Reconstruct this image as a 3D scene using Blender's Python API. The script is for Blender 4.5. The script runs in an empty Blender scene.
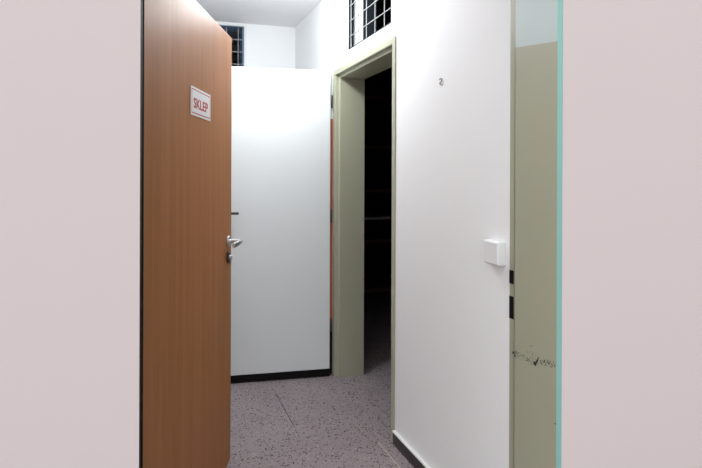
import bpy, bmesh, math, random
from mathutils import Matrix, Vector
random.seed(7)
scene = bpy.context.scene
C = scene.collection
TH = math.atan(130 / 500)                      # yaw between the view axis and the corridor
F, CX, CY, EYE = 500.0, 283.0, 175.0, 1.34

# ------------------------------------------------------------------ helpers
def lin(r, g, b):
    f = lambda c: c / 12.92 if c <= 0.04045 else ((c + 0.055) / 1.055) ** 2.4
    return (f(r / 255), f(g / 255), f(b / 255), 1.0)

MB_ID = {}
class MB:
    def __init__(self):
        self.bm = bmesh.new()
    def _merge(self, src):
        me = bpy.data.meshes.new('tmp'); src.to_mesh(me); src.free()
        self.bm.from_mesh(me); bpy.data.meshes.remove(me)
        return self
    def box(self, x0, y0, z0, x1, y1, z1, bev=0.0, mat=None, seg=2):
        b = bmesh.new()
        bmesh.ops.create_cube(b, size=1)
        M = Matrix.Translation(((x0 + x1) / 2, (y0 + y1) / 2, (z0 + z1) / 2)) @ Matrix.Diagonal((abs(x1 - x0), abs(y1 - y0), abs(z1 - z0), 1))
        b.transform(M)
        if bev:
            bmesh.ops.bevel(b, geom=b.edges[:], offset=bev, segments=seg, affect='EDGES', profile=0.5)
        if mat is not None: b.transform(mat)
        return self._merge(b)
    def cyl(self, p0, p1, r0, r1=None, n=24, bev=0.0, mat=None):
        r1 = r0 if r1 is None else r1
        p0, p1 = Vector(p0), Vector(p1)
        d = p1 - p0
        b = bmesh.new()
        bmesh.ops.create_cone(b, cap_ends=True, segments=n, radius1=r0, radius2=r1, depth=d.length)
        if bev:
            rim = [e for e in b.edges if len(e.link_faces) == 2 and any(len(f.verts) > 4 for f in e.link_faces)]
            bmesh.ops.bevel(b, geom=rim, offset=bev, segments=2, affect='EDGES', profile=0.5)
        R = d.to_track_quat('Z', 'Y').to_matrix().to_4x4()
        b.transform(Matrix.Translation((p0 + p1) / 2) @ R)
        if mat is not None: b.transform(mat)
        return self._merge(b)
    def loft(self, rings, cap=True, mat=None):
        b = bmesh.new()
        R = [[b.verts.new(v) for v in ring] for ring in rings]
        n = len(R[0])
        for a, c in zip(R, R[1:]):
            for i in range(n):
                b.faces.new((a[i], a[(i + 1) % n], c[(i + 1) % n], c[i]))
        if cap:
            b.faces.new(R[0][::-1]); b.faces.new(R[-1])
        bmesh.ops.recalc_face_normals(b, faces=b.faces[:])
        if mat is not None: b.transform(mat)
        return self._merge(b)

ROOTM = {}
def obj(name, mb, mat, parent=None, smooth=False, origin=None):
    """Link the builder as ONE mesh object; its coordinates are world unless a parent is given (then the parent's)."""
    me = bpy.data.meshes.new(name)
    if origin is not None:
        mb.bm.transform(Matrix.Translation(-Vector(origin)))
    mb.bm.to_mesh(me); mb.bm.free()
    o = bpy.data.objects.new(name, me); C.objects.link(o)
    if origin is not None: o.location = origin
    me.materials.append(mat)
    if smooth:
        for p in me.polygons: p.use_smooth = True
        me.set_sharp_from_angle(angle=math.radians(40))
    if parent is not None: o.parent = parent
    return o
def tag(o, label=None, cat=None, group=None, kind=None):
    if label: o['label'] = label
    if cat: o['category'] = cat
    if group: o['group'] = group
    if kind: o['kind'] = kind
    return o
def thing(name, label, cat, loc=(0, 0, 0), rz=0, kind=None, group=None):
    o = bpy.data.objects.new(name, None); C.objects.link(o)
    o.empty_display_size = 0.1
    o.location = loc; o.rotation_euler = (0, 0, rz)
    return tag(o, label, cat, group, kind)

# ------------------------------------------------------------------ materials
def newmat(name):
    m = bpy.data.materials.new(name); m.use_nodes = True
    nt = m.node_tree
    return m, nt, nt.nodes['Principled BSDF']
def plain(name, col, rough=0.5, metal=0.0, noise=0.0, scale=20, bump=0.0, bscale=200, spec=0.5):
    m, nt, p = newmat(name)
    p.inputs['Roughness'].default_value = rough
    p.inputs['Metallic'].default_value = metal
    p.inputs['Specular IOR Level'].default_value = spec
    tc = nt.nodes.new('ShaderNodeTexCoord')
    n = nt.nodes.new('ShaderNodeTexNoise'); n.inputs['Scale'].default_value = scale; n.inputs['Detail'].default_value = 4
    nt.links.new(tc.outputs['Object'], n.inputs['Vector'])
    mix = nt.nodes.new('ShaderNodeMix'); mix.data_type = 'RGBA'
    mix.inputs[6].default_value = tuple(c * (1 - noise) for c in col[:3]) + (1,)
    mix.inputs[7].default_value = tuple(min(1, c * (1 + noise)) for c in col[:3]) + (1,)
    nt.links.new(n.outputs['Fac'], mix.inputs[0])
    nt.links.new(mix.outputs[2], p.inputs['Base Color'])
    if bump:
        n2 = nt.nodes.new('ShaderNodeTexNoise'); n2.inputs['Scale'].default_value = bscale; n2.inputs['Detail'].default_value = 3
        nt.links.new(tc.outputs['Object'], n2.inputs['Vector'])
        b = nt.nodes.new('ShaderNodeBump'); b.inputs['Strength'].default_value = bump; b.inputs['Distance'].default_value = 0.002
        nt.links.new(n2.outputs['Fac'], b.inputs['Height']); nt.links.new(b.outputs['Normal'], p.inputs['Normal'])
    return m

M = {}
M['wall'] = plain('white_plaster', (0.885, 0.895, 0.905), 0.8, noise=0.015, scale=3, bump=0.15, bscale=90)
M['ceiling'] = plain('ceiling_paint', (0.90, 0.89, 0.91), 0.9, noise=0.02, scale=3, bump=0.1)
M['hall_wall'] = plain('pinkish_grey_paint', lin(243, 229, 229), 0.9, noise=0.004, scale=2, spec=0.1)
M['white_door'] = plain('white_laminate', (0.80, 0.83, 0.835), 0.45, noise=0.01, scale=4)
M['olive'] = plain('olive_enamel', lin(168, 168, 147), 0.36, noise=0.03, scale=5, bump=0.05, bscale=60)
M['teal'] = plain('teal_enamel', lin(150, 205, 198), 0.45, noise=0.04, scale=20)
M['pale_blue'] = plain('pale_blue_upper', lin(184, 197, 196), 0.4, noise=0.03, scale=5)
M['black'] = plain('matte_black', (0.007, 0.006, 0.006), 0.8, noise=0.2, scale=30, spec=0.15)
M['socle'] = plain('black_skirting', (0.03, 0.027, 0.026), 0.35, noise=0.3, scale=25)
M['chip'] = plain('bare_dark_steel', (0.012, 0.012, 0.01), 0.7, noise=0.3, scale=90)
M['white_trim'] = plain('white_trim', (0.85, 0.85, 0.84), 0.4)
M['steel'] = plain('brushed_steel', (0.78, 0.78, 0.79), 0.38, 1.0, noise=0.05, scale=80)
M['dark_steel'] = plain('dark_steel', (0.09, 0.09, 0.095), 0.35, 0.8, noise=0.1, scale=60)
M['brown_edge'] = plain('bare_wood_edge', lin(176, 96, 66), 0.6, noise=0.15, scale=30)
M['plastic'] = plain('white_plastic', (0.86, 0.86, 0.87), 0.3)
M['wire'] = plain('galvanised_wire', (0.36, 0.36, 0.37), 0.6, 0.2)
M['win_dark'] = plain('dark_window_steel', lin(40, 46, 52), 0.5, 0.2)
M['win_blue'] = plain('blue_grey_reveal', lin(120, 142, 165), 0.6)
M['lintel'] = plain('lintel_grey', lin(120, 126, 140), 0.8)
M['cellar'] = plain('cellar_wall', (0.016, 0.014, 0.014), 0.95, noise=0.3, scale=4, spec=0.05)  # near-black colour carries the shade of the unlit room
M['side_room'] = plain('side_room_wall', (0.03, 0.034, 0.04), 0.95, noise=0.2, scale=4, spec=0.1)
M['rack'] = plain('dark_rack_wood', (0.05, 0.022, 0.016), 0.7, noise=0.3, scale=12, spec=0.2)
M['sign_white'] = plain('sign_white', (0.88, 0.89, 0.90), 0.35)
M['sign_red'] = plain('sign_red', lin(190, 22, 48), 0.4)
M['scuff'] = plain('scuff_grey', lin(150, 146, 142), 0.8, noise=0.3, scale=200)
M['plug'] = plain('filler_white', (0.86, 0.86, 0.85), 0.8)

def wood():
    m, nt, p = newmat('brown_wood_veneer')
    tc = nt.nodes.new('ShaderNodeTexCoord')
    mp = nt.nodes.new('ShaderNodeMapping'); mp.inputs['Scale'].default_value = (26, 26, 0.9)
    nt.links.new(tc.outputs['Object'], mp.inputs['Vector'])
    n1 = nt.nodes.new('ShaderNodeTexNoise'); n1.inputs['Scale'].default_value = 1.0; n1.inputs['Detail'].default_value = 6; n1.inputs['Distortion'].default_value = 0.6
    nt.links.new(mp.outputs['Vector'], n1.inputs['Vector'])
    mp2 = nt.nodes.new('ShaderNodeMapping'); mp2.inputs['Scale'].default_value = (260, 260, 5)
    nt.links.new(tc.outputs['Object'], mp2.inputs['Vector'])
    n2 = nt.nodes.new('ShaderNodeTexNoise'); n2.inputs['Scale'].default_value = 1.0; n2.inputs['Detail'].default_value = 3
    nt.links.new(mp2.outputs['Vector'], n2.inputs['Vector'])
    cr = nt.nodes.new('ShaderNodeValToRGB')
    cr.color_ramp.elements[0].position = 0.30; cr.color_ramp.elements[0].color = lin(168, 109, 60)
    cr.color_ramp.elements[1].position = 0.70; cr.color_ramp.elements[1].color = lin(182, 121, 74)
    nt.links.new(n1.outputs['Fac'], cr.inputs['Fac'])
    cr2 = nt.nodes.new('ShaderNodeValToRGB')
    cr2.color_ramp.elements[0].position = 0.35; cr2.color_ramp.elements[0].color = (0.72, 0.70, 0.68, 1)
    cr2.color_ramp.elements[1].position = 0.6; cr2.color_ramp.elements[1].color = (1, 1, 1, 1)
    nt.links.new(n2.outputs['Fac'], cr2.inputs['Fac'])
    mx = nt.nodes.new('ShaderNodeMix'); mx.data_type = 'RGBA'; mx.blend_type = 'MULTIPLY'; mx.inputs[0].default_value = 0.3
    nt.links.new(cr.outputs['Color'], mx.inputs[6]); nt.links.new(cr2.outputs['Color'], mx.inputs[7])
    nt.links.new(mx.outputs[2], p.inputs['Base Color'])
    p.inputs['Roughness'].default_value = 0.5
    p.inputs['Specular IOR Level'].default_value = 0.28
    return m
M['wood'] = wood()

def terrazzo():
    m, nt, p = newmat('terrazzo')
    L = nt.links.new
    tc = nt.nodes.new('ShaderNodeTexCoord')
    sep = nt.nodes.new('ShaderNodeSeparateXYZ'); L(tc.outputs['Object'], sep.inputs[0])
    def math_(op, a, b=None, c=None):
        n = nt.nodes.new('ShaderNodeMath'); n.operation = op
        for i, v in enumerate((a, b, c)):
            if v is None: continue
            if isinstance(v, (int, float)): n.inputs[i].default_value = v
            else: L(v, n.inputs[i])
        return n.outputs[0]
    def mixc(fac, a, b):
        n = nt.nodes.new('ShaderNodeMix'); n.data_type = 'RGBA'
        L(fac, n.inputs[0])
        for i, v in ((6, a), (7, b)):
            if isinstance(v, tuple): n.inputs[i].default_value = v
            else: L(v, n.inputs[i])
        return n.outputs[2]
    nz = nt.nodes.new('ShaderNodeTexNoise'); nz.inputs['Scale'].default_value = 5; nz.inputs['Detail'].default_value = 5
    L(tc.outputs['Object'], nz.inputs['Vector'])
    base = mixc(nz.outputs['Fac'], lin(138, 126, 130), lin(160, 148, 150))
    def chips(scale, thr_lo, size, seedoff):
        mp = nt.nodes.new('ShaderNodeMapping'); mp.inputs['Location'].default_value = (seedoff, seedoff * 0.7, 0)
        L(tc.outputs['Object'], mp.inputs['Vector'])
        nw = nt.nodes.new('ShaderNodeTexNoise'); nw.inputs['Scale'].default_value = scale * 1.5
        L(mp.outputs['Vector'], nw.inputs['Vector'])
        ad = nt.nodes.new('ShaderNodeMix'); ad.data_type = 'VECTOR'; ad.inputs[0].default_value = 0.012
        L(mp.outputs['Vector'], ad.inputs[4]); L(nw.outputs['Color'], ad.inputs[5])
        v = nt.nodes.new('ShaderNodeTexVoronoi'); v.voronoi_dimensions = '2D'; v.inputs['Scale'].default_value = scale
        L(ad.outputs[1], v.inputs['Vector'])
        sp = nt.nodes.new('ShaderNodeSeparateColor'); L(v.outputs['Color'], sp.inputs[0])
        on = math_('GREATER_THAN', sp.outputs[0], thr_lo)
        rad = math_('MULTIPLY', sp.outputs[1], size)
        near = math_('LESS_THAN', v.outputs['Distance'], rad)
        return math_('MULTIPLY', on, near)
    col = mixc(chips(115, 0.70, 0.54, 3.1), base, lin(48, 42, 44))
    col = mixc(chips(140, 0.80, 0.42, 11.7), col, lin(186, 176, 176))
    col = mixc(chips(70, 0.88, 0.35, 7.7), col, lin(96, 74, 74))
    # joints between the terrazzo slabs: a 0.363 m grid, one dark stretch and one light stretch
    def joint(axis, off, w):
        t = math_('ADD', axis, -off + 0.363 * 40 + 0.1815)
        t = math_('MODULO', t, 0.363)
        t = math_('ABSOLUTE', math_('SUBTRACT', t, 0.1815))
        return math_('LESS_THAN', t, w)
    j = math_('MAXIMUM', joint(sep.outputs[0], 0.727, 0.0011), joint(sep.outputs[1], 2.79, 0.0009))
    n3 = nt.nodes.new('ShaderNodeTexNoise'); n3.inputs['Scale'].default_value = 3
    L(tc.outputs['Object'], n3.inputs['Vector'])
    jf = math_('MULTIPLY', j, math_('MULTIPLY', n3.outputs['Fac'], 0.55))
    col = mixc(jf, col, lin(70, 62, 64))
    a = math_('LESS_THAN', math_('ABSOLUTE', math_('SUBTRACT', sep.outputs[0], 0.727)), 0.0026)
    b = math_('MULTIPLY', math_('GREATER_THAN', sep.outputs[1], 2.55), math_('LESS_THAN', sep.outputs[1], 2.95))
    col = mixc(math_('MULTIPLY', math_('MULTIPLY', a, b), 0.85), col, lin(52, 42, 44))
    a = math_('LESS_THAN', math_('ABSOLUTE', math_('SUBTRACT', sep.outputs[0], 1.09)), 0.0022)
    b = math_('LESS_THAN', sep.outputs[1], 2.29)
    col = mixc(math_('MULTIPLY', math_('MULTIPLY', a, b), 0.8), col, lin(205, 192, 180))
    L(col, p.inputs['Base Color'])
    p.inputs['Roughness'].default_value = 0.5
    p.inputs['Specular IOR Level'].default_value = 0.35
    return m
M['floor'] = terrazzo()

def emis(name, col, s):
    m, nt, p = newmat(name)
    p.inputs['Base Color'].default_value = (0.9, 0.9, 0.9, 1)
    p.inputs['Emission Color'].default_value = col
    p.inputs['Emission Strength'].default_value = s
    return m

# ------------------------------------------------------------------ dimensions of the place
RX0, RX1 = 1.168, 1.358           # right wall
WY0, WY1 = 1.2095, 1.437           # the wall the photographer looks through
BY0, BY1 = 4.09, 4.24             # back wall
CEIL = 2.594
LX = -0.62                        # left corridor wall
EX, EY, EZ = 3.3, 5.6, 2.75

# ------------------------------------------------------------------ the setting
b = MB().box(-6.0, -6.0, -0.12, EX, EY, 0.011)
tag(obj('floor', b, M['floor']), 'speckled purplish grey terrazzo floor with slab joints', 'floor', kind='structure')
b = MB().box(-2.6, WY1, CEIL, EX, EY, EZ)
tag(obj('ceiling', b, M['ceiling']), 'pale grey painted ceiling above the corridor', 'ceiling', kind='structure')

# front wall (the wall of the near doorway), opening X -0.0293..1.19 incl. frame
OX0, OX1 = -0.0293, 1.158
b = MB()
b.box(-2.6, WY0, 0, OX0 - 0.0, WY1, EZ)
b.box(OX1, WY0, 0, EX, 1.405, EZ)
b.box(OX1 + 0.014, 1.405, 0, EX, WY1, EZ)
b.box(OX0, WY0, 2.09, OX1, 1.405, EZ)
b.box(OX0, 1.405, 2.09, OX1 + 0.014, WY1, EZ)
tag(obj('wall_front', b, M['hall_wall']), 'plain pinkish grey wall around the near doorway', 'wall', kind='structure')

# right wall with the cellar door opening and the opening above it
DY0, DY1, DZ = 2.264, 3.140, 2.033       # outer size of the cellar door frame
TY0, TY1, TZ0, TZ1 = 2.316, 2.895, 2.113, 2.50
b = MB()
b.box(RX0, WY1, 0, RX1, DY0 + 0.02, CEIL)
b.box(RX0, DY1 - 0.02, 0, RX1, EY - 0.12, CEIL)
b.box(RX0, DY0 + 0.02, DZ - 0.02, RX1, DY1 - 0.02, TZ0)
b.box(RX0, DY0 + 0.02, TZ0, RX1, TY0, CEIL)
b.box(RX0, TY1, TZ0, RX1, DY1 - 0.02, CEIL)
b.box(RX0, TY0, TZ1, RX1, TY1, CEIL)
tag(obj('wall_right', b, M['wall']), 'white plastered corridor wall with the dark doorway', 'wall', kind='structure')

# back wall with the small window under the ceiling
W2X0, W2X1, W2Z0, W2Z1 = 0.02, 0.727, 2.08, 2.575
b = MB()
b.box(LX, BY0, 0, W2X0, BY1, CEIL)
b.box(W2X1, BY0, 0, RX0, BY1, CEIL)
b.box(W2X0, BY0, 0, W2X1, BY1, W2Z0)
b.box(W2X0, BY0, W2Z1, W2X1, BY1, CEIL)
tag(obj('wall_back', b, M['wall']), 'white wall closing the corridor behind the white door', 'wall', kind='structure')
b = MB().box(LX - 0.15, WY1, 0, LX, EY - 0.12, CEIL)
tag(obj('wall_left', b, M['wall']), 'white corridor wall behind the brown door', 'wall', kind='structure')
b = MB().box(LX - 0.15, EY - 0.12, 0, EX, EY, CEIL)
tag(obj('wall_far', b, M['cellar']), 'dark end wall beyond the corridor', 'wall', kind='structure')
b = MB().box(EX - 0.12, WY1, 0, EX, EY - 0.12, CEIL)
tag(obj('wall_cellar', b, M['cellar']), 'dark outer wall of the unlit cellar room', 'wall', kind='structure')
# near-black linings: the unlit cellar room's shade put into the colour
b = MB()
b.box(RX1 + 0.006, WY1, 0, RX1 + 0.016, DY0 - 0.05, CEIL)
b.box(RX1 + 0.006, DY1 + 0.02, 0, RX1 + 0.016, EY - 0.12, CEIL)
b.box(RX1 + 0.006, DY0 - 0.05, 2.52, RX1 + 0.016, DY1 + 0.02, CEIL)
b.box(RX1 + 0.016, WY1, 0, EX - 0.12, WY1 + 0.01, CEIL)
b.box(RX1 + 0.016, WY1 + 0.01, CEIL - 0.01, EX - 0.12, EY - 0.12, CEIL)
tag(obj('wall_lining', b, M['cellar']), 'lining of the unlit cellar room, its shade put into the colour', 'wall', kind='structure')

# skirting along the right wall
b = MB().box(RX0 - 0.014, WY1 + 0.01, 0, RX0, DY0 - 0.004, 0.068, bev=0.002)
sk = tag(obj('baseboard_right', b, M['socle']), 'black skirting with a white top edge along the right wall', 'skirting', kind='structure')
b = MB().box(RX0 - 0.017, WY1 + 0.01, 0.068, RX0, DY0 - 0.003, 0.077, bev=0.002)
tag(obj('top_edge', b, M['white_trim'], sk), 'white top edge')

# ------------------------------------------------------------------ near door frame (olive, teal edge)
fr = thing('trim_1', 'olive painted steel frame of the near doorway with chipped paint', 'door frame', kind='structure')
b = MB()
# right jamb: reveal with a rebate toward the corridor; 2 colour zones are separate parts
ZS = 1.755
ring4 = lambda y, z0, z1, x=1.155: [(x, y, z0), (1.158, y, z0), (1.158, y, z1), (x, y, z1)]
b.loft([ring4(1.2255, 0, 1.738), ring4(1.405, 0, 1.763)])
b.box(1.155, 1.403, 0, 1.172, 1.405, 2.075)
b.box(1.1665, 1.405, 0, 1.172, WY1 + 0.004, 2.085)
obj('jamb', b, M['olive'], fr)
b = MB().loft([ring4(1.2255, 1.738, 2.075, 1.1552), ring4(1.403, 1.763, 2.075, 1.1552)])  # paler and bluer above a slanted line
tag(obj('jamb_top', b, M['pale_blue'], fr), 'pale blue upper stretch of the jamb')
b = MB().loft([[(1.155, 1.2255, z), (1.1565, WY0 - 0.0006, z), (1.1582, WY0 - 0.0006, z), (1.1582, 1.2255, z)] for z in (0, 2.075)])
tag(obj('edge', b, M['teal'], fr), 'teal painted near edge')
b = MB().box(OX0, WY0 + 0.003, 0, OX0 + 0.0005, WY1 + 0.004, 2.075)
obj('hinge_jamb', b, M['black'], fr)  # jamb coloured black to stand for the hinge gap's shade
b = MB().box(OX0, WY0 + 0.003, 2.075, OX1, 1.405, 2.09)
obj('head', b, M['olive'], fr)
def zpix(y, Z): return EYE - (y - CY) / F * Z
for (ya, yb) in ((270, 283.5), (296, 318.5)):
    b = MB().box(1.1655, 1.421, zpix(yb, 1.67), 1.1668, WY1 + 0.0045, zpix(ya, 1.67))
    tag(obj('strike_slot', b, M['black'], fr), 'black slot')
# chipped paint
b = MB()
def chip(y, z, r):
    n = random.choice((5, 6, 7)); a0 = random.random() * 6
    ring = []
    for i in range(n):
        a = a0 + i * 2 * math.pi / n; q = r * random.uniform(0.5, 1.2)
        ring.append((y + q * math.cos(a), z + q * math.sin(a)))
    b.loft([[(x, yy, zz) for yy, zz in ring] for x in (1.1551, 1.1546)])
def jpt(px, py):
    r = (px - CX) / F
    k = (r * math.cos(TH) + math.sin(TH)); q = (math.cos(TH) - r * math.sin(TH))
    Zc = 1.155 / k
    return Zc * q, EYE - (py - CY) / F * Zc
path = [(514, 352), (521, 355), (528, 358), (536, 362), (543, 361), (551, 362), (556, 364)]
for k in range(150):
    t = random.random() * (len(path) - 1); i = int(t); f = t - i
    px = path[i][0] * (1 - f) + path[i + 1][0] * f; py = path[i][1] * (1 - f) + path[i + 1][1] * f
    yy, zz = jpt(px, py + random.gauss(0, 1.9)); chip(yy, zz, random.uniform(0.0008, 0.0021))
for (px, py) in [(538, 359), (537.5, 360.5), (537, 361.5), (536.5, 362.5), (535.5, 361.5), (535, 363), (539, 357.5), (513.6, 352.5), (513.8, 351.5), (536, 364)]:
    yy, zz = jpt(px, py); chip(yy, zz, 0.0038)
for k in range(16):
    yy, zz = jpt(random.uniform(528, 543), random.uniform(344, 356)); chip(yy, zz, random.uniform(0.0006, 0.0014))
for k in range(10):
    yy, zz = jpt(random.uniform(513, 516), random.uniform(326, 345)); chip(yy, zz, random.uniform(0.0005, 0.0011))
yy, zz = jpt(556.3, 423); chip(yy, zz, 0.0035)
tag(obj('chipped_paint', b, M['chip'], fr), 'black specks of chipped paint', kind='stuff')

# ------------------------------------------------------------------ cellar door frame (swept, mitred profile)
prof = [(0, 1.161), (0.030, 1.161), (0.034, 1.165), (0.034, 1.186), (0.050, 1.186), (0.054, 1.190), (0.054, 1.362), (0.020, 1.362), (0.020, 1.3), (0.02, RX0), (0, RX0)]
def station(k, o, x):
    if k == 0: return (x, DY1 - o, 0)
    if k == 1: return (x, DY1 - o, DZ - o)
    if k == 2: return (x, DY0 + o, DZ - o)
    return (x, DY0 + o, 0)
tr = thing('trim_2', 'olive grey steel door frame around the dark doorway', 'door frame', (0, 0, 0), kind='structure')
b = MB().loft([[station(k, o, x) for o, x in prof] for k in range(4)])
obj('frame', b, M['olive'], tr)

# ------------------------------------------------------------------ window above the cellar door
w1 = thing('window_1', 'grated opening above the dark doorway', 'window', kind='structure')
def ringframe(x0, x1, y0, y1, z0, z1, w):
    b = MB()
    b.box(x0, y0, z0, x1, y0 + w, z1); b.box(x0, y1 - w, z0, x1, y1, z1)
    b.box(x0, y0 + w, z0, x1, y1 - w, z0 + w); b.box(x0, y0 + w, z1 - w, x1, y1 - w, z1)
    return b
obj('front_frame', ringframe(RX0 - 0.001, RX0 + 0.033, TY0, TY1, TZ0, TZ1, 0.006), M['win_dark'], w1)
obj('inner_frame', ringframe(RX0 + 0.098, RX1 - 0.002, TY0, TY1, TZ0, TZ1, 0.004), M['win_dark'], w1)
b = MB()
yb = TY1 - 0.012
while yb > TY0 + 0.01:
    b.cyl((RX0 + 0.013, yb, TZ0 + 0.002), (RX0 + 0.013, yb, TZ1 - 0.002), 0.0026, n=8); yb -= 0.115
zb = TZ0 + 0.085
while zb < TZ1 - 0.01:
    b.cyl((RX0 + 0.0085, TY0 + 0.002, zb), (RX0 + 0.0085, TY1 - 0.002, zb), 0.0024, n=8); zb += 0.094
obj('grille', b, M['wire'], w1, smooth=True)

# ------------------------------------------------------------------ window in the back wall
w2 = thing('window_2', 'grated opening under the ceiling in the back wall', 'window', kind='structure')
b = MB()
def rect_xz(b, y0, y1, x0, x1, z0, z1, w):
    b.box(x0, y0, z0, x0 + w, y1, z1); b.box(x1 - w, y0, z0, x1, y1, z1)
    b.box(x0 + w, y0, z0, x1 - w, y1, z0 + w); b.box(x0 + w, y0, z1 - w, x1 - w, y1, z1)
    return b
tag(obj('surround', rect_xz(MB(), BY0 - 0.008, BY0 + 0.002, W2X0 - 0.022, W2X1 + 0.022, W2Z0 - 0.022, min(W2Z1 + 0.014, CEIL - 0.003), 0.022), M['white_trim'], w2), 'white surround')
obj('frame', rect_xz(MB(), BY0 + 0.004, BY1 - 0.01, W2X0, W2X1, W2Z0, W2Z1, 0.012), M['win_blue'], w2)
b = MB()
xb = W2X1 - 0.045
while xb > W2X0 + 0.02:
    b.cyl((xb, BY0 + 0.03, W2Z0 + 0.002), (xb, BY0 + 0.03, W2Z1 - 0.002), 0.0035, n=8); xb -= 0.1
zb = 2.056 + 0.1015
while zb < W2Z1 - 0.06:
    b.cyl((W2X0 + 0.002, BY0 + 0.024, zb), (W2X1 - 0.002, BY0 + 0.024, zb), 0.0035, n=8); zb += 0.1015
obj('grille', b, M['wire'], w2, smooth=True)
tag(obj('lintel', MB().box(W2X0 - 0.1, BY1 + 0.001, W2Z1 - 0.012, W2X1 + 0.1, BY1 + 0.42, W2Z1), M['lintel'], w2), 'grey lintel seen from below')
# dark lining of the room behind that window
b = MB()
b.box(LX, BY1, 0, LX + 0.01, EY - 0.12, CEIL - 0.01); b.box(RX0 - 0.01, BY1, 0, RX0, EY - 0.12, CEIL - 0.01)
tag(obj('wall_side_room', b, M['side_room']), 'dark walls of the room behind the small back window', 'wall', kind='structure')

# ------------------------------------------------------------------ brown door
HX, HY = -0.0255, 1.452
TX, TY = 0.356, 2.330
DW = math.hypot(TX - HX, TY - HY)
ang = math.atan2(TY - HY, TX - HX)
# local: x along the leaf from hinge to latch, y toward the far side, z up; visible face at y = 0 (local -y faces the corridor)
d1 = thing('door_1', 'brown wood veneer door standing open in the foreground', 'door', (HX, HY, 0), ang, kind='structure')
DT = 1.98
obj('leaf', MB().box(0, 0.0, 0.008, DW, 0.04, DT, bev=0.0015), M['wood'], d1)
tag(obj('hinge_gap_shade', MB().box(-0.004, -0.0006, 0.008, -0.0002, 0.04, DT), M['black'], d1), 'black strip standing for hinge gap shade')  # black strip put in for the shade of the hinge gap
def lever_handle(parent, sx, sz, zrot=1, steel='steel', out=0.062, length=0.118, ly=0.0):
    h = obj('handle', MB().cyl((sx, ly, sz), (sx, ly - 0.009, sz), 0.026, n=32, bev=0.002), M[steel], parent, smooth=True)
    b = MB().cyl((sx, ly - 0.007, sz), (sx, ly - out, sz), 0.009, n=20)
    rings = []
    for t in range(9):
        u = t / 8
        x = sx + 0.011 - (length + 0.011) * u
        w = 0.0105 - 0.002 * u; hh = 0.010 + 0.003 * u
        yc = ly - out + 0.004 - 0.004 * math.sin(u * math.pi); zc = sz - 0.002 * u
        sc = 0.75 if t in (0, 8) else 1.0
        rings.append([(x, yc + sc * w * math.cos(a), zc + sc * hh * math.sin(a)) for a in [i * math.pi / 8 for i in range(16)]])
    b.loft(rings)
    obj('lever', b, M[steel], h, smooth=True)
    return h
SX = DW - 0.06
lever_handle(d1, SX, 1.037)
lk = obj('lock', MB().cyl((SX, 0, 0.962), (SX, -0.011, 0.962), 0.025, n=32, bev=0.002), M['dark_steel'], d1, smooth=True)
obj('cylinder', MB().cyl((SX, -0.008, 0.962), (SX, -0.019, 0.962), 0.012, n=20, bev=0.001).box(SX - 0.004, -0.019, 0.938, SX + 0.004, -0.012, 0.962, bev=0.001), M['steel'], lk, smooth=True)
obj('latch', MB().box(DW - 0.002, 0.012, 0.93, DW + 0.0012, 0.028, 1.09), M['steel'], d1)

# ------------------------------------------------------------------ SKLEP sign on the brown door
def on_door(px, py):
    """Point of the brown door's face seen at a pixel, in door coordinates (along, up)."""
    r = (px - CX) / F
    dx = r * math.cos(TH) + math.sin(TH); dy = math.cos(TH) - r * math.sin(TH)
    nx, ny = math.sin(ang), -math.cos(ang)
    Zc = (HX * nx + HY * ny) / (dx * nx + dy * ny)
    X, Y = dx * Zc, dy * Zc
    return (X - HX) * math.cos(ang) + (Y - HY) * math.sin(ang), EYE - (py - CY) / F * Zc
p = [on_door(*q) for q in ((190.4, 85.5), (209.9, 95.6), (209.7, 121.3), (189.8, 114.9))]
sx0 = (p[0][0] + p[3][0]) / 2; sx1 = (p[1][0] + p[2][0]) / 2
sz1 = (p[0][1] + p[1][1]) / 2; sz0 = (p[2][1] + p[3][1]) / 2
SW, SH = sx1 - sx0, sz1 - sz0
print('sign size', SW, SH, 'door', DW, math.degrees(ang))
ca, sa = math.cos(ang), math.sin(ang)
sg = thing('sign', 'small white sign with red lettering on the brown door', 'sign', (HX + sx0 * ca, HY + sx0 * sa, sz0), ang)
obj('plate', MB().box(0, -0.0025, 0, SW, -0.0002, SH, bev=0.0006, seg=1), M['sign_white'], sg)
b = MB(); m_ = SW * 0.035; t_ = SW * 0.009
y0, y1 = -0.0031, -0.0024
b.box(m_, y0, m_, SW - m_, y1, m_ + t_ * 1.6); b.box(m_, y0, SH - m_ - t_ * 1.6, SW - m_, y1, SH - m_)
b.box(m_, y0, m_ + t_ * 1.6, m_ + t_ * .6, y1, SH - m_ - t_ * 1.6); b.box(SW - m_ - t_ * .6, y0, m_ + t_ * 1.6, SW - m_, y1, SH - m_ - t_ * 1.6)
tag(obj('border', b, M['sign_red'], sg), 'thin red border line')
cu = bpy.data.curves.new('lettering', 'FONT'); cu.body = 'SKLEP'; cu.extrude = 0.01; cu.offset = 0.022
to = bpy.data.objects.new('lettering', cu); C.objects.link(to)
bpy.context.view_layer.update()
me = bpy.data.meshes.new_from_object(to.evaluated_get(bpy.context.evaluated_depsgraph_get()))
bpy.data.objects.remove(to); bpy.data.curves.remove(cu)
xs = [v.co.x for v in me.vertices]; ys = [v.co.y for v in me.vertices]
w_, h_ = max(xs) - min(xs), max(ys) - min(ys)
tw, th_ = SW * 0.72, SH * 0.36
for v in me.vertices:
    x = (v.co.x - min(xs)) / w_ * tw + SW * 0.12
    z = (v.co.y - min(ys)) / h_ * th_ + SH * 0.265
    v.co = (x, -0.0031 if v.co.z > 0 else -0.0024, z)
me.name = 'lettering'; me.materials.clear(); me.materials.append(M['sign_red'])
lo = bpy.data.objects.new('lettering', me); C.objects.link(lo); lo.parent = sg
tag(lo, 'red capital letters SKLEP')

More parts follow.
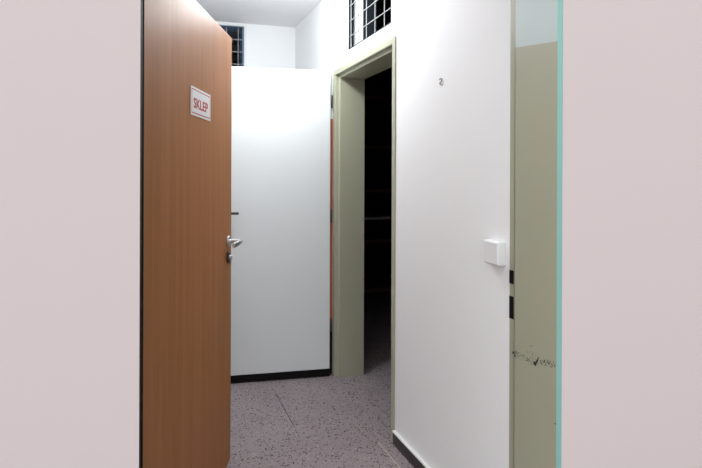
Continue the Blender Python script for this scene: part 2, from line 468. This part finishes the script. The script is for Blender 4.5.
# ------------------------------------------------------------------ white door
# local: x along leaf from hinge toward latch, y toward the back wall, z up, face at y = 0
a2 = math.pi - math.radians(3.5)
d2 = thing('door_2', 'white flush door swung open in front of the back wall', 'door', (1.1335, 3.118, 0), 0, kind='structure')
R2 = Matrix.Rotation(-math.radians(3.5), 4, 'Z')
W2 = 0.83
def B2(x0, y0, z0, x1, y1, z1, bev=0, mb=None):
    # x measured leftward from the hinge edge
    return (mb or MB()).box(-x1, y0, z0, -x0, y1, z1, bev=bev, mat=R2)
lf = MB()
B2(0, 0, 0.062, W2, 0.026, 2.026, 0.0025, lf)
B2(-0.0005, 0.0265, 0.062, W2 + 0.014, 0.04, 2.036, 0.002, lf)
obj('leaf', lf, M['white_door'], d2)
lp = MB(); B2(-0.025, 0.0265, 1.715, -0.001, 0.04, 2.036, 0.001, lp)  # upper stretch of the lip, light on it put in as white
tag(obj('lip', lp, M['white_door'], d2), 'upper stretch of the lip, light on it put in as white')
lp = MB(); B2(-0.025, 0.0265, 0.345, -0.001, 0.04, 1.715, 0.001, lp)
tag(obj('lip', lp, M['brown_edge'], d2), 'reddish brown lip beside the frame')
sl = MB(); B2(0.0, -0.003, 0.016, W2, 0.026, 0.0615, 0.001, sl); B2(-0.025, 0.0265, 0.016, W2, 0.04, 0.0615, 0.001, sl)
B2(-0.025, 0.0265, 0.0615, -0.001, 0.04, 0.345, 0.001, sl)  # lower stretch of the lip, its shade painted black
tag(obj('foot_strip_lip_shade', sl, M['black'], d2), 'black strip along the foot, painted shade up the lip')
for hz in (1.826, 1.068, 0.345):
    h = MB().cyl((0.013, 0.013, hz - 0.042), (0.013, 0.013, hz + 0.042), 0.0062, n=16, bev=0.001, mat=R2)
    h.cyl((0.013, 0.013, hz + 0.042), (0.013, 0.013, hz + 0.047), 0.004, n=12, mat=R2)
    obj('hinge', h, M['dark_steel'], d2, smooth=True)
hx = W2 - 0.065
h = obj('handle', MB().cyl((-hx, 0, 1.098), (-hx, -0.009, 1.098), 0.026, n=28, bev=0.002, mat=R2), M['dark_steel'], d2, smooth=True)
lv = MB().cyl((-hx, -0.007, 1.098), (-hx, -0.055, 1.098), 0.009, n=16, mat=R2)
lv.box(-hx - 0.01, -0.062, 1.090, -hx + 0.155, -0.046, 1.106, bev=0.005, mat=R2)
obj('lever', lv, M['dark_steel'], h, smooth=True)

# ------------------------------------------------------------------ light switch
ls = thing('light_switch', 'white surface mounted light switch on the right wall', 'switch', (RX0, 1.502, 1.034))
b = MB().box(-0.028, -0.041, -0.002, -0.0003, 0.041, 0.080, bev=0.004, seg=3)
obj('housing', b, M['plastic'], ls, smooth=True)
b = MB()
b.loft([[(-0.0275, -0.037, 0.002), (-0.0275, 0.037, 0.002), (-0.0275, 0.037, 0.076), (-0.0275, -0.037, 0.076)],
        [(-0.0310, -0.036, 0.003), (-0.0300, 0.036, 0.003), (-0.0315, 0.036, 0.075), (-0.0335, -0.036, 0.075)]])
obj('rocker', b, M['plastic'], ls)

# ------------------------------------------------------------------ little scuffed filler patch on the wall
wm = thing('wall_mark', 'small grey scuffed patch on the white right wall', 'mark', (RX0, 1.861, 1.734))
rg = []
b = MB()
random.seed(3)
n = 18
ring = [(0.021 * random.uniform(0.85, 1.1) * math.cos(i * 2 * math.pi / n), 0.017 * random.uniform(0.85, 1.1) * math.sin(i * 2 * math.pi / n)) for i in range(n)]
b.loft([[(-0.0002, y, z) for y, z in ring], [(-0.0018, y * 0.8, z * 0.8) for y, z in ring]])
obj('filler', b, M['plug'], wm)
b = MB()
pts = [(y * 1.25, z * 1.25) for y, z in [(0.008, 0.007), (0.002, 0.010), (-0.006, 0.007), (-0.006, 0.001), (0.001, -0.002), (0.007, -0.005), (0.001, -0.009), (-0.007, -0.012)]]
for q0, q1 in zip(pts, pts[1:]):
    b.cyl((-0.002, q0[0], q0[1]), (-0.002, q1[0], q1[1]), 0.0028, n=8)
obj('scrape', b, M['scuff'], wm)

# ------------------------------------------------------------------ shelving in the unlit room
sr = thing('shelf_rack', 'dark wooden shelf rack in the unlit room behind the doorway', 'shelf', (1.50, 4.20, 0.011))
for (px_, py_) in ((0, 0), (0, 0.40), (1.25, 0), (1.25, 0.40)):
    obj('post', MB().box(px_, py_, 0, px_ + 0.045, py_ + 0.045, 2.3, bev=0.003), M['rack'], sr)
for k, z in enumerate((0.30, 0.745, 1.20, 1.60, 2.05)):
    s = obj('shelf', MB().box(0.0, -0.012, z - 0.03, 1.295, -0.001, z, bev=0.001).box(0.0, 0.0, z - 0.022, 1.295, 0.445, z), M['rack'], sr)
rail = MB().cyl((0.33, -0.020, 0.94), (0.56, -0.020, 0.94), 0.011, n=12)
for i in range(8): rail.cyl((0.34 + i * 0.03, -0.020, 0.94), (0.352 + i * 0.03, -0.020, 0.94), 0.014, n=12)
rail.box(0.30, -0.012, 0.93, 0.34, 0.0, 0.95).box(0.55, -0.012, 0.93, 0.60, 0.0, 0.95)
obj('slat', MB().box(0.0, 0.0, 0.92, 1.295, 0.012, 0.96), M['rack'], sr)
tag(obj('rail', rail, M['steel'], sr, smooth=True), 'short metal rail')

# ------------------------------------------------------------------ ceiling lamp (above the frame) and lights
LPX, LPY = 0.70, 2.66
cl = thing('ceiling_lamp', 'round opal ceiling lamp in the corridor', 'lamp', (LPX, LPY, CEIL))
obj('base', MB().cyl((0, 0, -0.0005), (0, 0, -0.03), 0.13, n=40, bev=0.003), M['white_trim'], cl, smooth=True)
rings = []
for i in range(9):
    a = i / 8 * math.pi / 2 * 0.96
    rings.append([(0.12 * math.cos(a) * math.cos(t), 0.12 * math.cos(a) * math.sin(t), -0.031 - 0.085 * math.sin(a)) for t in [k * math.pi / 18 for k in range(36)]])
obj('shade', MB().loft(rings), emis('opal_glass_lit', (1.0, 0.96, 0.9, 1), 3.0), cl, smooth=True)
ld = bpy.data.lights.new('ceiling_bulb', 'POINT'); ld.energy = 25; ld.shadow_soft_size = 0.09; ld.color = (0.93, 0.98, 1.0)
lo = bpy.data.objects.new('ceiling_bulb', ld); C.objects.link(lo); lo.location = (LPX, LPY, CEIL - 0.26)

w = bpy.data.worlds.new('added_hall_fill'); scene.world = w; w.use_nodes = True
wn = w.node_tree; bg = wn.nodes['Background']
# added fill from the open hall: strong from the left, weak from the right
tcw = wn.nodes.new('ShaderNodeTexCoord'); sx_ = wn.nodes.new('ShaderNodeSeparateXYZ')
wn.links.new(tcw.outputs['Generated'], sx_.inputs[0])
cw = wn.nodes.new('ShaderNodeMapRange'); cw.interpolation_type = 'SMOOTHSTEP'
cw.inputs['From Min'].default_value = -0.35; cw.inputs['From Max'].default_value = 0.35
cw.inputs['To Min'].default_value = 1.5; cw.inputs['To Max'].default_value = 0.2
wn.links.new(sx_.outputs[0], cw.inputs['Value'])
bg.inputs['Color'].default_value = (0.97, 0.99, 1.0, 1)
wn.links.new(cw.outputs[0], bg.inputs['Strength'])

# ------------------------------------------------------------------ camera
cam = bpy.data.cameras.new('camera'); co = bpy.data.objects.new('camera', cam); C.objects.link(co)
cam.sensor_fit = 'HORIZONTAL'; cam.sensor_width = 36; cam.lens = F / 702 * 36
cam.shift_x = (351 - CX) / 702; cam.shift_y = -(234 - CY) / 702
cam.clip_start = 0.02
co.matrix_world = Matrix.Translation((0, 0, EYE)) @ Matrix.Rotation(-TH, 4, 'Z') @ Matrix.Rotation(math.pi / 2, 4, 'X') @ Matrix.Rotation(math.radians(0.2), 4, 'Z')
scene.camera = co

vs = scene.view_settings
scene.display_settings.display_device = 'sRGB'
vs.view_transform = 'Standard'; vs.look = 'None'; vs.gamma = 1; vs.use_curve_mapping = False
vs.exposure = 0.32
